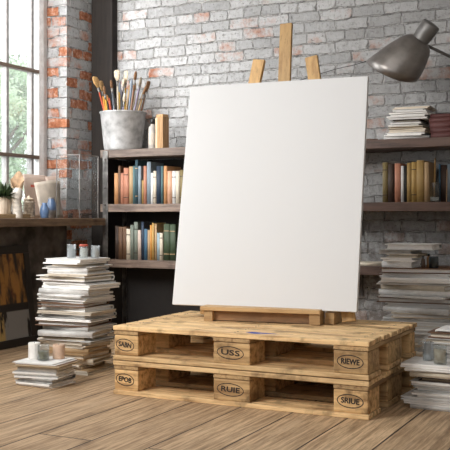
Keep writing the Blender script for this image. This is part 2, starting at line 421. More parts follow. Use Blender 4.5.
# ------------------------------------------------------------------ books
rng_band = random.Random(77)
def standing_book(x0, w, h, d, color, label, group, yfront, z0, lean=0.0, pg='cream', kind='book'):
    """upright, spine towards the room"""
    t = thing(kind, label, 'book', (x0+w/2, yfront, z0+.0005), 0, group)
    t.rotation_euler = (0, lean, 0)
    c = min(.0035, w*.18); b = NB(); hw = w/2-.0006
    bx(b, -hw, -hw+c, .0, d, 0, h); bx(b, hw-c, hw, .0, d, 0, h)
    # rounded spine
    n = 7; prof = []
    for k in range(n+1):
        a = -1+2*k/n; prof.append((a*hw, -.006*(1-a*a)*min(1, w/.03)))
    va = [b.verts.new((x, y, 0)) for x, y in prof]; vb = [b.verts.new((x, y, h)) for x, y in prof]
    ia = [b.verts.new((x, .004, 0)) for x, y in prof]; ib = [b.verts.new((x, .004, h)) for x, y in prof]
    for k in range(n):
        b.faces.new((va[k], va[k+1], vb[k+1], vb[k])).smooth = True
        b.faces.new((va[k], va[k+1], ia[k+1], ia[k])); b.faces.new((vb[k], vb[k+1], ib[k+1], ib[k]))
    obj('cover', b, cover(color), t)
    box('page_block', (-hw+c, hw-c, .004, d-.004, .003, h-.004), PG[pg], t)
    if w > .022 and rng_band.random() < .3:
        for zz in (h*.80, h*.17):
          b = NB(); bx(b, -hw*.9, hw*.9, -.0064*min(1, w/.03)-.0003, .001, zz, zz+.005)
          obj('spine_band', b, cover('tan' if color in ('navy', 'dark green', 'dark red', 'dark teal') else 'dark brown'), t)
    return t
def lying_book(loc, L, D, T, color, pg, label, group, rot, spine, rn, kind='book', style='hard', cat='book'):
    """flat, L across, D deep, T thick, spine at -y when spine else +y"""
    t = thing(kind, label, cat, loc, rot, group)
    if style == 'hard':
        c = min(.0055, T*.24); s = -1 if spine else 1
        b = NB(); bx(b, -L/2, L/2, -D/2, D/2, .0003, c); bx(b, -L/2, L/2, -D/2, D/2, T-c, T-.0003)
        n = 6; sp_ = [(s*(D/2+.006*math.sin(PI*q/n)**.7-.001), .0006+(T-.0012)*q/n) for q in range(n+1)]
        va = [b.verts.new((-L/2, y, z)) for y, z in sp_]; vb = [b.verts.new((L/2, y, z)) for y, z in sp_]
        wa = [b.verts.new((-L/2, s*(D/2-.004), z)) for y, z in sp_]; wb = [b.verts.new((L/2, s*(D/2-.004), z)) for y, z in sp_]
        for q in range(n):
            b.faces.new((va[q], va[q+1], vb[q+1], vb[q])).smooth = True
            b.faces.new((va[q], va[q+1], wa[q+1], wa[q])); b.faces.new((vb[q], vb[q+1], wb[q+1], wb[q]))
        obj('cover', b, cover(color), t)
        b = NB(); yy = sorted((s*(D/2-.004), -s*(D/2-.013)))
        n = 2
        for k in range(n):
            z0 = c+(T-2*c)*k/n; z1 = c+(T-2*c)*(k+1)/n; j = rn.random()*.004
            bx(b, -L/2+.010+j, L/2-.010-j, yy[0]+(j if s > 0 else 0), yy[1]-(j if s < 0 else 0), z0, z1)
        obj('page_block', b, PG[pg], t)
    else:   # loose sheaf of booklets: a top sheet over slightly slipped leaves
        b = NB(); n = max(2, int(T/.009))
        for k in range(n):
            z0 = T*k/n+(.0003 if k == 0 else 0); z1 = T*(k+1)/n-.0018
            ox, oy = rn.uniform(-.013, .013), rn.uniform(-.013, .013)
            vs = bx(b, -L/2+ox, L/2+ox, -D/2+oy, D/2+oy, z0, min(z1, T-.0016))
        obj('leaves', b, PG[pg], t)
        b = NB(); vs = bx(b, -L/2, L/2, -D/2, D/2, T-.0016, T-.0003)
        obj('top_sheet', b, cover(color), t)
    return t
def stack(x, y, z, items, where, group, seed, L=.30, D=.22, jit=.02, rj=10, base=0.0, sty=None):
    """items from the bottom up: (thickness, colour, pages, style, dx, dL)"""
    rn = random.Random(seed); n = len(items); zz = z
    for k, it in enumerate(items):
        T, colr, pg, style = it[:4]; dx = it[4] if len(it) > 4 else 0; dL = it[5] if len(it) > 5 else 0
        dy = it[6] if len(it) > 6 else 0
        o = ORD[n-k]
        what = {'hard': 'hardback book', 'soft': 'paper sheaf'}[style]
        pos = ('topmost %s of %s' % (colr, where)) if n-k == 1 else '%s' % colr
        lab = ('%s %s on top of the %s' % (colr, what, where)) if n-k == 1 else ('%s %s at the bottom of the %s' % (colr, what, where)) if k == 0 else ('%s %s, %s from top, %s' % (colr, what, o, where))
        l = L*rn.uniform(.83, 1.06)+dL; d = D*rn.uniform(.9, 1.05)
        lying_book((x+dx+rn.uniform(-jit, jit), y+dy+rn.uniform(-jit, jit)*.7, zz), l, d, T, colr, pg, lab, group,
                   math.radians(base+rn.uniform(-rj, rj)), rn.random() < (.2 if colr in ('brown', 'dark brown', 'tan', 'grey') else .6), rn, 'book' if style == 'hard' else 'paper_sheaf', style, 'book' if style == 'hard' else 'papers')
        zz += T
    return zz
def gen(rn, total, n, cols):
    ts = [rn.uniform(.6, 1.5) for _ in range(n)]; s = total/sum(ts)
    return [t*s for t in ts]

# tall left stack
rn = random.Random(5)
ts = gen(rn, .585, 28, None); items = []
for k, T in enumerate(ts):
    f = k/27
    if f < .33: c, p = rn.choice([('cream', 'cream'), ('tan', 'cream'), ('cream', 'tan'), ('pale grey', 'cream'), ('brown', 'tan')])
    elif f < .8: c, p = rn.choice([('white', 'white'), ('pale grey', 'white'), ('brown', 'white'), ('white', 'white'), ('grey', 'white'), ('cream', 'cream')])
    else: c, p = rn.choice([('white', 'white'), ('white', 'cream'), ('pale grey', 'white')])
    st = 'hard' if T > .016 and rn.random() < .7 else 'soft'
    dL = -.085 if f > .95 else -.05 if f > .85 else .0 if f < .1 else .02
    items.append((T, c, p, st, .015 if f > .6 else .0, dL))
ztall = stack(-2.838, 3.93, 0, items, 'tall stack left of the pallets', 'books in the tall stack left of the pallets', 23, .305, .25, .022, 9)
# small stack near left
items = [(.022, 'grey', 'white', 'soft', 0, .0), (.020, 'mottled grey', 'white', 'hard', .01, 0), (.028, 'mottled grey', 'white', 'soft', -.005, 0), (.024, 'pale grey', 'white', 'hard', .0, .0),
         (.014, 'brown', 'tan', 'soft', .015, .0), (.008, 'white', 'white', 'soft', .0, .03)]
znl = stack(-2.715, 3.515, 0, items, 'low stack by the left frame', 'books in the low stack by the left frame', 4, .225, .20, .010, 8, 6)
# tall right stack
rn = random.Random(17)
ts = gen(rn, .540, 25, None); items = []
for k, T in enumerate(ts):
    c, p = rn.choice([('white', 'white'), ('brown', 'white'), ('grey', 'white'), ('pale grey', 'white'), ('white', 'white'), ('white', 'white'), ('cream', 'white')])
    st = 'hard' if T > .016 and rn.random() < .8 else 'soft'
    items.append((T, c, p, st, .01, .03))
XR, YR = -1.195, 4.68
zr = stack(XR, YR, 0, items, 'tall stack behind the pallets', 'papers in the tall stack behind the pallets', 33, .35, .24, .026, 10)
items2 = [(.032, 'white', 'white', 'hard'), (.020, 'pale grey', 'white', 'soft'), (.018, 'cream', 'cream', 'hard', .02), (.022, 'grey', 'grey', 'soft', -.01)]
zr2 = stack(XR-.085, YR-.02, zr, items2, 'narrow pile on the tall right stack', 'books in the narrow pile on the tall right stack', 9, .17, .20, .006, 4)
lying_book((XR-.035, YR-.01, zr2), .25, .21, .030, 'white', 'white', 'white hardback book bridging the very top of the right stack', 'books in the narrow pile on the tall right stack', .03, False, random.Random(3))
# low stack between and near right stack
items = [(.045, 'grey', 'grey', 'soft'), (.04, 'pale grey', 'white', 'hard'), (.05, 'mottled grey', 'grey', 'soft'), (.045, 'grey', 'white', 'hard'), (.04, 'cream', 'grey', 'soft'), (.025, 'pale grey', 'cream', 'hard'), (.028, 'brown', 'cream', 'hard', .02), (.012, 'white', 'white', 'soft', .05)]
zl2 = stack(-.93, 4.25, 0, items, 'half-height stack at the right edge', 'books in the half-height stack at the right edge', 12, .25, .19, .008, 4)
items = [(.018, 'pale grey', 'white', 'hard', .01, -.02), (.016, 'white', 'white', 'soft', .01, .0), (.014, 'white', 'white', 'hard', -.0, .04), (.022, 'white', 'white', 'soft', .025, -.02), (.024, 'grey', 'white', 'hard', .03, -.03), (.02, 'pale grey', 'white', 'soft', .02, .0),
         (.018, 'dark brown', 'tan', 'hard', .03, -.03), (.02, 'cream', 'cream', 'hard', .015, 0), (.016, 'cream', 'white', 'soft', .01, .0), (.018, 'white', 'white', 'soft', .0, .02)]
znr = stack(-.905, 3.86, 0, items, 'near stack right of the pallets', 'books in the near stack right of the pallets', 8, .245, .21, .006, 4)
# papers and red books on the upper right shelf
Z1, Z2, Z3 = 1.257, .886, .508
items = [(.018, 'pale grey', 'cream', 'hard', .0, .04), (.02, 'white', 'white', 'soft'), (.022, 'tan', 'cream', 'soft', .015), (.016, 'cream', 'tan', 'hard'), (.024, 'white', 'white', 'soft'), (.016, 'dark brown', 'cream', 'hard', .01, -.02), (.022, 'white', 'white', 'soft', .01), (.018, 'cream', 'white', 'soft', .02), (.018, 'white', 'white', 'soft', .025), (.016, 'white', 'cream', 'soft', .04, .0)]
stack(-1.435, 5.345, Z1, items, 'paper pile on the upper right shelf', 'papers piled on the upper right shelf', 15, .215, .22, .008, 5)
items = [(.03, 'dark red', 'tan', 'hard'), (.028, 'dark red', 'tan', 'hard'), (.032, 'dark red', 'tan', 'hard'), (.028, 'dark red', 'tan', 'hard'), (.022, 'dark red', 'tan', 'hard', -.005)]
rn = random.Random(2); zz = Z1
for k, (T, c, p, s_) in enumerate([i[:4] for i in items]):
    n = len(items); w = 'the dark red pile on the upper right shelf'
    lab = 'dark red book on top of '+w if k == n-1 else 'dark red book at the bottom of '+w if k == 0 else 'dark red book, %s from top, %s' % (ORD[n-k], w[4:])
    lying_book((-1.19+rn.uniform(-.006, .006), 5.34, zz), .20, .17, T, c, p, lab, 'dark red books on the upper right shelf', math.radians(rn.uniform(-3, 3)), True, rn); zz += T
lying_book((-1.67, 5.33, Z1), .10, .12, .012, 'brown', 'tan', 'small brown booklet lying alone beside the canvas on the upper shelf', None, .2, True, rn)
lying_book((-1.66, 5.30, Z3), .20, .15, .02, 'cream', 'cream', 'cream booklet lying alone on the lowest right shelf', None, .05, True, rn)

def row(specs, Z, Yf, where, group, seed):
    """specs: (px0, px1, py_top, colour[, lean])"""
    rn = random.Random(seed); n = len(specs); names = ['', 'leftmost'] + ORD[2:]
    for k, s in enumerate(specs):
        a = atY(s[0], 200, Yf); c = atY(s[1], 200, Yf); top = atY((s[0]+s[1])/2, s[2], Yf)
        h = top.z-Z; lab = ('%s book, %s in %s' % (s[3], 'leftmost' if k == 0 else 'rightmost' if k == n-1 else ORD[k+1]+' from the left', where))
        standing_book(a.x, c.x-a.x, h, (.12 if n == 3 else rn.uniform(.15, .19)), s[3], lab, group, Yf+rn.uniform(0, .006), Z, s[4] if len(s) > 4 else 0.0, rn.choice(['cream', 'tan', 'white']))
r1 = [(113.8, 117.8, 173, 'orange tan'), (117.9, 120.3, 166, 'brown'), (120.4, 123.6, 173, 'salmon'), (123.7, 128.6, 168, 'salmon'), (128.7, 132.6, 166.5, 'tan'), (132.7, 135, 166, 'teal'), (135.1, 138, 160, 'dark teal'),
      (138.1, 141.2, 166, 'blue grey'), (141.3, 143.3, 180, 'olive yellow'), (143.4, 146.4, 166, 'salmon'), (146.5, 150.6, 162, 'blue grey'), (150.7, 153, 173, 'white'), (153.1, 156.2, 171, 'cream'), (156.3, 160.8, 166, 'navy'), (160.9, 163.2, 166, 'teal'),
      (163.3, 166.8, 166, 'orange tan'), (166.9, 171.6, 171, 'pale salmon'), (171.8, 175.6, 171, 'white'), (175.7, 179.3, 171, 'cream'), (179.4, 184, 170, 'olive')]
row(r1, Z1-.371, 5.225, 'the upper row left of the canvas', 'upright books in the upper row left of the canvas', 1)
r2 = [(114.6, 118.2, 226, 'dark brown'), (118.3, 122.3, 227, 'brown'), (122.4, 126.2, 227, 'brown'), (126.3, 130.2, 229, 'cream'), (130.3, 133.6, 225, 'grey green'), (133.7, 137.4, 222, 'grey green'), (137.5, 140.8, 230, 'pinkish white'), (140.9, 143.6, 222, 'navy'),
      (143.7, 147, 229, 'blue'), (147.1, 149.8, 230, 'tan'), (149.9, 151.8, 225, 'orange'), (151.9, 154, 223, 'yellow'), (154.1, 156.4, 224, 'tan'), (156.5, 159.2, 233, 'light blue'), (159.3, 162.4, 233, 'cream'), (163.6, 169.5, 224, 'dark green'), (169.6, 175.2, 224.5, 'dark green')]
row(r2, Z3, 5.225, 'the lower row left of the canvas', 'upright books in the lower row left of the canvas', 2)
r3 = [(382.3, 387.6, 162.5, 'olive'), (387.8, 393.6, 164, 'dark brown'), (394.6, 400.6, 163.5, 'salmon'), (400.8, 403.8, 166, 'pale grey'), (403.9, 406.4, 166, 'black'), (406.6, 411, 163, 'olive yellow'), (411.1, 416.4, 162, 'yellow'), (416.5, 423.6, 160.5, 'olive yellow'), (423.7, 428.6, 162, 'tan')]
row(r3, Z2, 5.235, 'the row right of the canvas', 'upright books right of the canvas', 3)
r4 = [(438.5, 440.4, 164, 'blue'), (440.5, 447, 165, 'dark brown'), (447.2, 452, 164, 'blue grey')]
row(r4, Z2, 5.345, 'the dim row behind the jar', 'dim books at the right end of the middle shelf', 3)

# ------------------------------------------------------------------ jars, candles
def candle_jar(name, loc, r, h, label, body, fill, fh, group=None, lid=None, band=None):
    t = thing(name, label, 'jar', loc, 0, group)
    b = NB(); w = .0025
    lathe(b, [(r*.9, 0.0004), (r, .004), (r, h-.004), (r*.97, h), (r-w, h), (r-w, .006), (.001, .006)], 24, cap=(True, True))
    obj('glass_body', b, body, t)
    b = NB(); lathe(b, [(r-w-.0008, .0065), (r-w-.0008, fh), (.001, fh-.001)], 24); obj('wax', b, fill, t)
    b = NB(); tube(b, [(0, 0, fh-.001), (.001, 0, fh+.008)], .0009, 5); obj('wick', b, M['black'], t)
    if lid:
        b = NB(); lathe(b, [(r+.001, h+.0002), (r+.001, h+.009), (r*.9, h+.011)], 24); obj('lid', b, lid, t)
    if band:
        b = NB(); lathe(b, [(r+.0006, h*.25), (r+.0012, h*.25), (r+.0012, h*.62), (r+.0006, h*.62)], 24, cap=(False, False)); obj('paper_label', b, band, t)
    return t
g = 'jars on the tall left stack'
candle_jar('glass_jar', (-2.843, 3.90, ztall), .024, .072, 'grey glass candle jar, leftmost on the tall left stack', M['greyglass'], M['greywax'], .05, g)
candle_jar('glass_jar', (-2.812, 3.965, ztall), .020, .068, 'clear glass candle jar, second from the left on the tall stack', M['glass'], M['greywax'], .03, g)
candle_jar('glass_jar', (-2.768, 3.905, ztall), .0225, .062, 'white candle jar with a small red lid on the tall left stack', M['glass'], M['wax'], .055, g, M['red'])
candle_jar('glass_jar', (-2.724, 3.945, ztall), .0235, .066, 'grey candle jar, rightmost on the tall left stack', M['greyglass'], M['greywax'], .055, g)
g = 'candles on the low left stack'
def pillar(loc, r, h, label, mat, group):
    t = thing('candle', label, 'candle', loc, 0, group)
    b = NB(); lathe(b, [(r*.96, .0004), (r, .003), (r, h-.004), (r*.93, h), (r*.75, h-.003), (.001, h-.004)], 24); obj('wax', b, mat, t)
    b = NB(); tube(b, [(0, 0, h-.005), (.001, .001, h+.006)], .001, 5); obj('wick', b, M['black'], t)
pillar((-2.782, 3.515, znl), .029, .078, 'white pillar candle, leftmost on the low left stack', M['wax'], g)
candle_jar('glass_jar', (-2.708, 3.490, znl), .0285, .076, 'dark green candle in a glass tumbler on the low left stack', M['glass'], M['waxgreen'], .045, g)
pillar((-2.678, 3.570, znl), .029, .068, 'peach pillar candle, rightmost on the low left stack', M['waxpeach'], g)
g = 'jars on the near right stack'
candle_jar('glass_jar', (-.955, 3.87, znr), .0235, .080, 'grey glass jar, leftmost on the near right stack', M['greyglass'], M['greywax'], .03, g)
candle_jar('glass_jar', (-.888, 3.80, znr), .0275, .082, 'glass jar of beige wax on the near right stack', M['glass'], M['waxbeige'], .062, g)
candle_jar('glass_jar', (-.822, 3.845, znr), .0265, .080, 'pale glass jar cut by the right edge of the photo', M['glass'], M['wax'], .05, g)
candle_jar('glass_tumbler', (XR+.085, YR-.07, zr), .024, .058, 'dark blue glass tumbler under the topmost white book', glass('blue_glass', (.30, .40, .46), .5), plain('blue_water', (.06, .10, .13), .3), .036)
def bottle(name, loc, r, h, label, mat, capm, neck=.45, group=None, cat='bottle'):
    t = thing(name, label, cat, loc, 0, group)
    b = NB(); lathe(b, [(r*.94, .0004), (r, .004), (r, h*.70), (r*.86, h*.755), (r*neck, h*.79), (r*neck, h*.84)], 24); obj('body', b, mat, t)
    b = NB(); lathe(b, [(r*neck*1.2, h*.84), (r*neck*1.2, h*.985), (r*neck, h)], 20); obj('cap', b, capm, t)
    return t
bottle('dropper_bottle', (XR+.055, YR-.05, zr), .011, .072, 'tiny amber bottle beside the blue tumbler', plain('amber', (.25, .12, .04), .3), M['black'])
bottle('dropper_bottle', (XR+.028, YR-.06, zr), .010, .060, 'tiny brown bottle next to the narrow pile on the right stack', plain('brown_glass', (.10, .06, .04), .3), M['black'])
# shelf-top bottle and wooden box
p = atY(152.8, 140, 5.29); pale = plain('pale_bottle', (.52, .48, .43), .35, var=.15)
t = bottle('glass_bottle', (p.x, 5.29, Z1), .029, .205, 'pale glass bottle with a black cap beside the brush bucket', pale, M['black'], .5)
b = NB(); lathe(b, [(.0296, .03), (.0296, .11)], 24, cap=(False, False)); obj('paper_label', b, plain('bottle_label', (.62, .55, .46), .7), t)
p = atY(162.3, 140, 5.29)
t = thing('wooden_box', 'tall orange-brown wooden box standing right of the pale bottle', 'box', (p.x, 5.29, Z1), -.25)
box('box_body', (-.034, .034, -.03, .03, .0004, .215), wood('tan_box', (.62, .37, .17), (.38, .19, .07), 'z'), t, bev=.003)
box('lid', (-.030, .030, -.027, .027, .215, .232), wood('tan_box', (.62, .37, .17), (.38, .19, .07), 'z'), t, bev=.003)
box('spine_strip', (-.0345, -.018, -.0312, -.0300, .006, .208), plain('box_edge', (.72, .55, .36), .6), t)
# jar with a brush, right middle shelf
jx = atY(434, 190, 5.30).x
candle_jar('glass_jar', (jx, 5.30, Z2), .033, .115, 'clear jar holding a wooden brush at the right end of the middle shelf', M['glass'], M['wax'], .03)
t = thing('paint_brush', 'wooden brush standing in the clear jar on the middle right shelf', 'brush', (jx, 5.30, Z2+.031))
b = NB(); tube(b, [(0, 0, 0), (.004, -.004, .10), (.008, -.008, .20)], [.003, .006, .0045], 8); obj('handle', b, M['easel'], t)
b = NB(); tube(b, [(.008, -.008, .20), (.009, -.009, .228)], [.006, .003], 8); obj('bristles', b, plain('bristle_tan', (.35, .22, .10), .8), t)
t = thing('wooden_stick', 'thin brown stick leaning against the books behind the jar', 'stick', (jx+.075, 5.29, Z2))
b = NB(); tube(b, [(0, 0, 0.003), (-.01, .06, .20)], .003, 6); obj('shaft', b, M['kraft'], t)

# ------------------------------------------------------------------ bucket of brushes
bxp = atY(124, 140, 5.345); BR, BB, BH = .163, .127, .268
bk = thing('metal_bucket', 'grey zinc bucket full of paint brushes on the left shelf top', 'bucket', (bxp.x, 5.333, Z1))
b = NB(); lathe(b, [(BB-.004, .0004), (BB, .004), (BB+.006, .02), (BR-.006, BH-.012), (BR, BH-.008), (BR+.002, BH-.003), (BR, BH), (BR-.005, BH-.002), (BB-.002, .012), (.001, .012)], 40)
obj('body', b, M['zinc'], bk)
rn = random.Random(44)
bcol = [('yellow', (.60, .36, .05)), ('red', (.45, .08, .04)), ('orange', (.60, .25, .05)), ('tan', (.50, .34, .18)), ('brown', (.24, .12, .06)), ('blue grey', (.20, .24, .30)), ('black', (.03, .03, .03)), ('pale', (.62, .54, .42)), ('violet grey', (.25, .22, .30))]
# (base offset x, base y, tip px, tip py, colour, head kind)
BX0 = bxp.x
heads = [(95, 77, 'red', 'broad', 'tan'), (101, 81, 'orange', 'flat', 'tan'), (104, 86, 'yellow', 'round', 'brown'), (107, 95, 'orange', 'end', ''), (111, 80, 'blue grey', 'round', 'brown'), (113, 92, 'black', 'end', ''), (117, 70, 'pale', 'flat', 'pale'), (120, 82, 'blue grey', 'end', ''),
         (122, 90, 'violet grey', 'end', ''), (126, 71, 'yellow', 'fan', 'pale'), (124, 78, 'black', 'round', 'pale'), (130, 85, 'tan', 'end', ''), (136, 71, 'brown', 'round', 'brown'), (133, 88, 'blue grey', 'end', ''), (141, 77, 'pale', 'round', 'pale'), (139, 88, 'violet grey', 'end', ''), (149, 81, 'brown', 'flat', 'brown'), (144, 90, 'tan', 'end', ''), (115, 98, 'violet grey', 'end', ''), (128, 96, 'brown', 'end', ''), (103, 91, 'yellow', 'end', ''), (109, 98, 'red', 'end', ''), (132, 79, 'blue grey', 'end', ''), (137, 93, 'pale', 'end', ''), (146, 86, 'tan', 'round', 'brown'), (106, 99, 'black', 'end', ''), (125, 93, 'violet grey', 'round', 'pale'), (119, 92, 'yellow', 'end', ''), (142, 96, 'brown', 'end', ''), (135, 82, 'tan', 'round', 'tan')]
BHC = {'tan': (.50, .30, .12), 'brown': (.26, .13, .06), 'pale': (.66, .56, .42), '': (.5, .5, .5)}
for k, (px, py, c, kind, hc) in enumerate(heads):
    f = (px-124)/25.0; yb = 5.333+rn.uniform(-.07, .05)
    tip = atY(px, py, 5.333+rn.uniform(-.06, .05)); base = Vector((BX0+f*.06+rn.uniform(-.02, .02), yb, Z1+.02))
    d = tip-base; L = d.length
    shape = {'broad': 'very broad flat', 'flat': 'flat-headed', 'round': 'round-headed', 'fan': 'broad fan-headed', 'end': 'handle-up'}[kind]
    where = 'leftmost' if k == 0 else 'rightmost' if k == 16 else 'standing'
    t = thing('paint_brush', '%s paint brush with %s handle, %s in the zinc bucket' % (shape, c, where if where != 'standing' else ORD[sorted(h[0] for h in heads).index(px)+1]+' from the left'), 'brush', base, 0, 'paint brushes in the zinc bucket')
    t.rotation_mode = 'QUATERNION'; t.rotation_quaternion = d.to_track_quat('Z', 'Y')
    hm = plain('handle_'+c.replace(' ', '_'), dict(bcol)[c], .45)
    b = NB()
    if kind == 'end':
        tube(b, [(0, 0, 0), (0, 0, L*.6), (0, 0, L*.93), (0, 0, L)], [.005, .006, .0085, .004], 8); obj('handle', b, hm, t)
    else:
        hl = {'broad': .085, 'flat': .075, 'round': .06, 'fan': .085}[kind]; fe = .035
        tube(b, [(0, 0, 0), (0, 0, L*.45), (0, 0, L-hl-fe)], [.0055, .0085, .0055], 8); obj('handle', b, hm, t)
        w = {'broad': .034, 'flat': .021, 'round': .010, 'fan': .027}[kind]; th = .007 if kind != 'round' else .008
        b = NB(); tube(b, [(0, 0, L-hl-fe), (0, 0, L-hl)], [.0062, .0085], 10); 
        obj('ferrule', b, M['steel'], t)
        b = NB()
        zs = [L-hl, L-hl*.6, L-hl*.2, L]; ws = [.0075, w, w*1.05, w*.75] if kind != 'round' else [.0085, .0135, .010, .003]
        prev = None
        for z, ww in zip(zs, ws):
            ring = [b.verts.new((ww*math.cos(2*PI*q/10), min(th, ww)*math.sin(2*PI*q/10), z)) for q in range(10)]
            if prev:
                for q in range(10): b.faces.new((prev[q], prev[(q+1) % 10], ring[(q+1) % 10], ring[q])).smooth = True
            else: b.faces.new(ring[::-1])
            prev = ring
        b.faces.new(prev)
        obj('bristles', b, plain('bristles_'+(hc or 'x'), BHC[hc], .85, var=.35, sc_=120), t)

# ------------------------------------------------------------------ pallets
PX0, PX1, PY0, PY1, PH = -2.2856, -1.0856, 3.448, 4.178, .1564
LX, LY = PX1-PX0, PY1-PY0
font_cache = {}
def stamp_mesh(text, w, h):
    """oval ring with letters, in the x-z plane facing -y"""
    b = NB(); seg = 40; r = .0032
    for k in range(seg):
        if text[0] == 'C' and k in (29, 30): continue
        a0, a1 = 2*PI*k/seg, 2*PI*(k+1)/seg; q = []
        wob = 1+.10*math.sin(k*1.7+len(text))
        for a, s in ((a0, 1), (a1, 1), (a1, -1), (a0, -1)):
            q.append(b.verts.new(((w/2+s*r*wob*.6)*math.cos(a), 0, (h/2+s*r*wob*.6)*math.sin(a))))
        b.faces.new(q)
    cu = bpy.data.curves.new('t', 'FONT'); cu.body = text; cu.size = h*.60; cu.align_x = 'CENTER'; cu.align_y = 'CENTER'; cu.resolution_u = 3
    to = bpy.data.objects.new('t', cu); COL.objects.link(to)
    dg = bpy.context.evaluated_depsgraph_get(); me = bpy.data.meshes.new_from_object(to.evaluated_get(dg))
    xs = [v.co.x for v in me.vertices]; k = (w*.70)/max(1e-6, max(xs)-min(xs))
    me.transform(Matrix.Scale(k, 4, (1, 0, 0))); me.transform(Matrix.Rotation(PI/2, 4, 'X'))
    for dx, dz in ((-.0013, 0), (.0013, .0003), (0, .0012), (0, -.0010)):
        m2 = me.copy(); m2.transform(Matrix.Translation((dx, dx*.05, dz))); b.from_mesh(m2); bpy.data.meshes.remove(m2)
    bpy.data.objects.remove(to); bpy.data.curves.remove(cu); bpy.data.meshes.remove(me)
    bmesh.ops.remove_doubles(b, verts=b.verts, dist=1e-6)
    return b
def pallet(z, label, texts, seed, blue):
    rn = random.Random(seed)
    t = thing('wooden_pallet', label, 'pallet', (PX0, PY0, z), 0, 'stacked wooden pallets')
    zb, zs, zd = .020, .113, .133       # bottom board top, block top, stringer top, deck top = PH-.0005
    nd = 7; gap = .018; wd = (LY-gap*(nd-1))/nd
    for k in range(nd):
        y = k*(wd+gap); e0, e1 = rn.uniform(-.006, .004), rn.uniform(-.008, .006)
        if k == 0: e0 = e1 = 0
        b = NB(); bx(b, e0, LX+e1, 0, wd, 0, PH-.0030-zd, bev=.004)
        # worn corner notches
        d = obj('deck_board', b, M['pallet'], t, (0, y, zd))
        b = NB()
        for x in (.06, LX/2, LX-.06):
            for yy in (.03, wd-.03): lathe(b, [(.004, .0), (.004, .0008)], 8, fx=lambda p, a, x=x, yy=yy: p+Vector((x, yy, PH-.0030-zd)))
        obj('nails', b, M['nail'], d)
        if blue and k == 0:
            b = NB(); c0 = (.700, .052); ring = []
            for q in range(26):
                a = 2*PI*q/26; rr = 1+.25*math.sin(3*a+1)+.18*math.sin(7*a)
                ring.append(b.verts.new((c0[0]+  .060*rr*math.cos(a), c0[1]+.022*rr*math.sin(a), PH-.0030-zd+.0006)))
            b.faces.new(ring); obj('paint_stain', b, M['bluepaint'], d, label='blue paint stain')
    bw = (.145, .125, .145)
    xs = [(0, .130), (.508, .680), (LX-.150, LX)]
    ys = [(.007, .165), (.280, .500), (.635, LY-.004)]
    for i, (x0, x1) in enumerate(xs):
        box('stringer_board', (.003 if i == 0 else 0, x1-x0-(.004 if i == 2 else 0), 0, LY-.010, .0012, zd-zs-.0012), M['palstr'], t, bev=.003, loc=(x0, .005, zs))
    for j, (y0, y1) in enumerate(ys):
        box('bottom_board', (0, LX-.002, 0, y1-y0+.004, 0, zb), M['pallet'], t, bev=.003, loc=(.001, y0-.006 if j < 2 else y0, .0006))
        for i, (x0, x1) in enumerate(xs):
            bl = box('block', (.004 if i == 0 else 0, x1-x0-(.006 if i == 2 else 0), 0, y1-y0, .0008, zs-zb-.0008), M['palblock'], t, bev=.006, loc=(x0, y0, zb))
            if j == 0:
                s = stamp_mesh(texts[i], (x1-x0)*.72, (zs-zb)*.56)
                s_o = obj('stamp', s, M['stamp'], bl, ((x1-x0)*.47, -.0008, (zs-zb)*.52), 'dark oval ink stamp')
                s_o.rotation_euler = (0, (.10, .05, .04)[i], 0)
    return t
pallet(0, 'lower wooden shipping pallet resting on the plank floor', ('EPOB', 'RUIE', 'SRIUE'), 6, False)
pallet(PH, 'upper wooden shipping pallet carrying the easel', ('SABN', 'USS', 'RIEWE'), 7, True)
ZP = PH*2-.0022
# ------------------------------------------------------------------ canvas and easel
CX, CY, CZ, CW, CH, LEAN, YAW = -1.7435, 3.87, .3750, .919, 1.108, .1911, .064
def cframe(u, v, n):      # point in the canvas frame: u across, v up, n out of the back
    e = Vector((u, 0, v)); R = Matrix.Rotation(YAW, 3, 'Z') @ Matrix.Rotation(-LEAN, 3, 'X')
    return Vector((CX, CY, CZ)) + R @ Vector((u, n, v))
Rm = Matrix.Rotation(YAW, 3, 'Z') @ Matrix.Rotation(-LEAN, 3, 'X')
nrm = Rm @ Vector((0, 1, 0))
def onplane(px, py, n):
    d = ray(px, py); P0 = Vector((CX, CY, CZ)) + nrm*n; o = Vector((0, 0, H)); k = (P0-o).dot(nrm)/d.dot(nrm); return o+d*k
cv = thing('blank_canvas', 'large blank white canvas leaning on the wooden easel', 'canvas', (CX, CY, CZ))
cv.rotation_euler = (-LEAN, 0, YAW)
box('painted_front', (-CW/2, CW/2, 0, .026, 0, CH), M['canvas'], cv, bev=.003)
b = NB(); bx(b, -CW/2+.02, -CW/2+.07, .026, .034, .02, CH-.02); bx(b, CW/2-.07, CW/2-.02, .026, .034, .02, CH-.02); bx(b, -CW/2+.07, CW/2-.07, .026, .034, .02, .07); bx(b, -CW/2+.07, CW/2-.07, .026, .034, CH-.07, CH-.02)
obj('stretcher_bars', b, M['easelx'], cv)
es = thing('artist_easel', 'light wooden easel standing on the pallets behind the canvas', 'easel', (CX, CY+.05, ZP))
EO = Vector((CX, CY+.05, ZP))
def ebar(name, a, b_, w, d, mat, up):
    b = NB(); bar(b, Vector(a)-EO, Vector(b_)-EO, w, d, up, bev=.003); return obj(name, b, mat, es)
